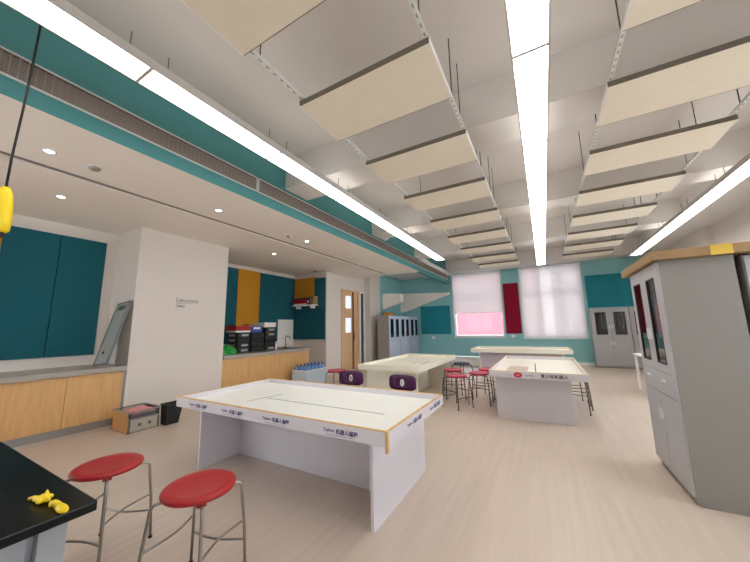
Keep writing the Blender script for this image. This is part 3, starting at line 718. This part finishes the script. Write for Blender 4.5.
# ============================================================ STEEL CABINETS
def steel_cab(lab, W, D, Hc, m, loc, rz, group, drawers=True, sidem=None, tall=False, contents=True):
    t = thing('steel_cabinet', lab, 'cabinet', loc, rz, group); h = W/2; th = .018; zs = .93
    c = MB(); c.box(-h, -h+th, 0, D, .04, Hc); c.box(h-th, h, 0, D, .04, Hc); c.box(-h+th, h-th, 0, D, Hc-th, Hc); c.box(-h+th, h-th, D-th, D, .04, Hc-th); c.box(-h+th, h-th, .02, D-th, .04, .06); c.box(-h+th, h-th, .02, D-th, zs-.1, zs-.085)
    c.build('carcass', sidem or m, t)
    for z in (1.18, 1.45): bx('shelf', m, -h+th, h-th, .03, D-th, z, z+.015, t)
    bx('plinth', 'greydark', -h+.01, h-.01, .015, D-.01, 0, .04, t)
    for s in (-1, 1):
        x0, x1 = (-h+.004, -.002) if s < 0 else (.002, h-.004)
        gx0, gx1 = (x0+.1, x1-.09) if s < 0 else (x0+.09, x1-.1)
        gz0, gz1 = 1.0, Hc-.12
        d = MB(); d.box(x0, gx0, -.018, 0, zs, Hc-.01); d.box(gx1, x1, -.018, 0, zs, Hc-.01); d.box(gx0, gx1, -.018, 0, zs, gz0); d.box(gx0, gx1, -.018, 0, gz1, Hc-.01)
        dd = d.build('glazed_door', m, t)
        bx('pane', 'cabglass', gx0, gx1, -.012, -.009, gz0, gz1, dd)
        g = MB(); q = .009; g.box(gx0, gx0+q, -.021, -.008, gz0, gz1); g.box(gx1-q, gx1, -.021, -.008, gz0, gz1); g.box(gx0, gx1, -.021, -.008, gz0, gz0+q); g.box(gx0, gx1, -.021, -.008, gz1-q, gz1)
        g.build('gasket', 'gap', dd)
        hx = -.035*s*-1 if False else s*.035
        bx('handle', 'bright', hx-.012, hx+.012, -.032, -.018, 1.2, 1.3, dd, .003)
        zt = zs-.005
        if drawers:
            w0, w1 = x0, x1
            dr = bx('drawer', m, w0, w1, -.018, 0, .74, .925, t, .002); bx('drawer_pull', 'bright', (w0+w1)/2-.05, (w0+w1)/2+.05, -.03, -.018, .85, .87, dr)
            zt = .735
        ld = bx('steel_door', m, x0, x1, -.018, 0, .065, zt, t, .002)
        bx('handle', 'bright', hx-.012, hx+.012, -.032, -.018, .5 if drawers else .7, .6 if drawers else .8, ld, .003)
    return t
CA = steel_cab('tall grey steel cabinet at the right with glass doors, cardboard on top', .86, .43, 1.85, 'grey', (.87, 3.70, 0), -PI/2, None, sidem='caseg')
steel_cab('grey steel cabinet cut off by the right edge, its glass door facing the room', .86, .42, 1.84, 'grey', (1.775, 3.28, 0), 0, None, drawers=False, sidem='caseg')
steel_cab('grey steel cabinet on the back wall, left one with papers behind its glass', .97, .42, 1.82, 'grey', (1.80, 11.76, 0), 0, 'grey steel cabinets on the back wall', drawers=False)
steel_cab('grey steel cabinet on the back wall, right one half hidden by the tall cabinet', .97, .42, 1.82, 'grey', (2.78, 11.76, 0), 0, 'grey steel cabinets on the back wall', drawers=False)
for i, yy in enumerate((9.78, 10.71, 11.64)):
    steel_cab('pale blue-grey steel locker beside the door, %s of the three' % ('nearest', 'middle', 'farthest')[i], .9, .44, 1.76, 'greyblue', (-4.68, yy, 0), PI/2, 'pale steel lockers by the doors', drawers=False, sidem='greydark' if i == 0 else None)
# papers / folders inside the back cabinets
k = 0
for cx in (1.80, 2.78):
    for s in (-1, 1):
        for z in (1.196, 1.466):
            k += 1
            t = thing('folder_stack', 'white folders behind the %s glass of the %s back-wall cabinet, %s shelf' % ('left' if s < 0 else 'right', 'left' if cx < 2 else 'right', 'lower' if z < 1.3 else 'upper'), 'folders', (cx+s*.22, 11.95, z), 0, 'folders in the back-wall cabinets')
            for j in range(3): bx('folder', 'paperw' if j != 1 else 'lilac', -.11, .11, -.1, .1, j*.045, j*.045+.04, t, .003)
# things on the tall cabinet
t = thing('cardboard_sheet', 'large brown flat cardboard carton lying on the tall right cabinets', 'cardboard', (1.32, 3.62, 1.852))
cb = MB(); cb.box(-.50, .95, -.42, .70, 0, .075, .008); cb.build('carton', 'card', t)
bx('flap', 'card', -.50, -.40, -.3, .6, .0755, .080, t); bx('packing_tape', 'tapey', -.16, -.04, -.422, .702, .0755, .077, t); bx('packing_tape', 'tapey', -.16, -.04, -.4225, -.4205, .0, .075, t)
t.location = (1.32, 3.62, 1.852)
# items on lockers
t = thing('carton', 'small mustard carton on top of the nearest pale locker', 'box', (-4.9, 9.8, 1.762)); bx('body', 'mustard', -.12, .12, -.2, .2, 0, .1, t, .004); bx('lid', 'card', -.125, .125, -.205, .205, .1, .12, t)

# ============================================================ FLOOR ITEMS BY THE PILLAR
t = thing('storage_box', 'clear plastic storage box on the floor holding papers and small boxes', 'box', (-5.2, 2.27, 0))
hx, hy, hh = .22, .19, .28; s_ = MB()
s_.box(-hx, hx, -hy, hy, 0, .006); s_.box(-hx, hx, hy-.005, hy, .006, hh); s_.box(-hx, -hx+.005, -hy, hy-.005, .006, hh); s_.box(hx-.005, hx, -hy, hy-.005, .006, hh)
s_.build('tub', 'clear', t); bx('side_wall', 'tan', -hx, hx-.005, -hy, -hy+.006, .006, hh, t)
r_ = MB(); r_.box(-hx-.012, hx+.012, -hy-.012, -hy, hh-.015, hh); r_.box(-hx-.012, hx+.012, hy, hy+.012, hh-.015, hh); r_.box(-hx-.012, -hx, -hy, hy, hh-.015, hh); r_.box(hx, hx+.012, -hy, hy, hh-.015, hh); r_.build('rim', 'label', t)
t = thing('kit_box', 'white box printed with small pictures, inside the clear storage box', 'box', (-5.16, 2.28, .0065)); bx('body', 'matcream', -.16, .165, -.16, .17, 0, .14, t, .006); bx('lid', 'paperw', -.165, .17, -.165, .175, .14, .16, t, .004)
for y in (-.05, .07): bx('picture', 'leaf', .1651, .166, y-.02, y+.02, .06, .1, t)
t = thing('notebook_stack', 'lilac and dark notebooks on the white kit box', 'books', (-5.16, 2.28, .168))
for j, m_ in enumerate(('lilac', 'navy', 'lilac')): bx('notebook', m_, -.13+.005*j, .15-.004*j, -.15, .14, j*.022, j*.022+.02, t, .003)
t = thing('pink_pouch', 'pink pouch lying on top in the clear storage box', 'pouch', (-5.16, 2.27, .236))
MB().grid(lambda u, v: ((-.14+.3*u), (-.13+.29*v), .005+.045*math.sin(PI*u)**.6*math.sin(PI*v)**.6+.006*math.sin(11*u+7*v)), 16, 16).build('fabric', 'pink', t, True, solid=.004)
MB().tube([(-.12, -.12, .012), (.02, -.13, .018), (.15, -.11, .012)], .006, 6).build('zip', 'redlogo', t)
t = thing('waste_bin', 'black plastic waste bin against the white pillar', 'bin', (-4.99, 2.62, 0))
bn = MB(); A = [(-.075, -.09), (.075, -.09), (.075, .08), (-.075, .08)]; B = [(-.095, -.10), (.095, -.10), (.095, .125), (-.095, .125)]
va = [bn.bm.verts.new((x, y, 0)) for x, y in A]; vb = [bn.bm.verts.new((x, y, .28+.012*(y > 0))) for x, y in B]; bn.bm.faces.new(va)
for i in range(4): bn.bm.faces.new((va[i], va[(i+1) % 4], vb[(i+1) % 4], vb[i]))
bn.build('bin_body', 'black', t, solid=.006)
rm = MB(); rm.box(-.102, .102, -.107, -.095, .268, .282); rm.box(-.102, .102, .12, .132, .28, .294); rm.box(-.102, -.09, -.095, .12, .274, .288); rm.box(.09, .102, -.095, .12, .274, .288); rm.build('rim', 'black', t)

# blue water bottles in a crate in front of the sink counter
t = thing('water_crate', 'pale tray of bottled water on the floor by the sink cabinets', 'crate', (-5.25, 6.0, 0))
g = MB(); g.box(-.22, .22, -.4, .4, 0, .02); g.box(-.22, -.21, -.4, .4, .02, .36); g.box(.21, .22, -.4, .4, .02, .36); g.box(-.21, .21, -.4, -.39, .02, .36); g.box(-.21, .21, .39, .4, .02, .36)
g.build('tray', 'trayp', t); r_ = MB(); r_.box(-.235, .235, -.415, -.4, .34, .365); r_.box(-.235, .235, .4, .415, .34, .365); r_.box(-.235, -.22, -.4, .4, .34, .365); r_.box(.22, .235, -.4, .4, .34, .365); r_.build('rim', 'bright', t)
pb = None; rows = [(0, 1, 2), ]
for i in range(3):
    for j in range(6):
        x, y = -5.25-.13+.13*i, 6.0-.32+.128*j; z = .021
        lab = 'blue water bottle standing in the pale tray by the sink cabinets'
        if pb is None:
            pb = thing('water_bottle', lab, 'bottle', (x, y, z), 0, 'water bottles in the tray')
            MB().lathe([(0, 0), (.052, 0), (.056, .02), (.056, .16), (.05, .19), (.056, .22), (.056, .36), (.03, .42), (.02, .435), (0, .435)], 14).build('bottle', 'bluew', pb, True)
            MB().lathe([(0, .435), (.022, .435), (.022, .465), (0, .465)], 12).build('cap', 'bluecap', pb, True)
            bx_ = MB().lathe([(.057, .06), (.0575, .06), (.0575, .15), (.057, .15)], 14).build('label', 'paperw', pb, True)
        else: dup(pb, (x, y, z), 0, lab, 'water bottles in the tray')

# ============================================================ OUTSIDE
struct(bx('ground', 'ground', -60, 60, -60, 90, -3.2, -3))
t = thing('building', 'pink-red building seen outside the half-open window', 'building', (-12, 26, -3))
bx('wall', 'brick', -12, 12, 0, 8, 3.6, 9.5, t); bx('plinth_wall', 'bldg', -12.1, 12.1, -.1, 8, 0, 3.6, t)
for k in range(6): bx('ledge', 'bldg', -11.8+k*4, -8.6+k*4, -.15, 0, 6.6, 6.75, t)
t = thing('building', 'pale building with a dark upper floor, a shadow behind the right blind', 'building', (7, 30, -3))
bx('wall', 'bldg', -6, 5, 0, 8, 0, 12, t)
for i in range(3):
    for j in range(3): bx('window', 'lilac', -5+3.2*i, -3.4+3.2*i, -.05, 0, 3+3*j, 4.6+3*j, t)
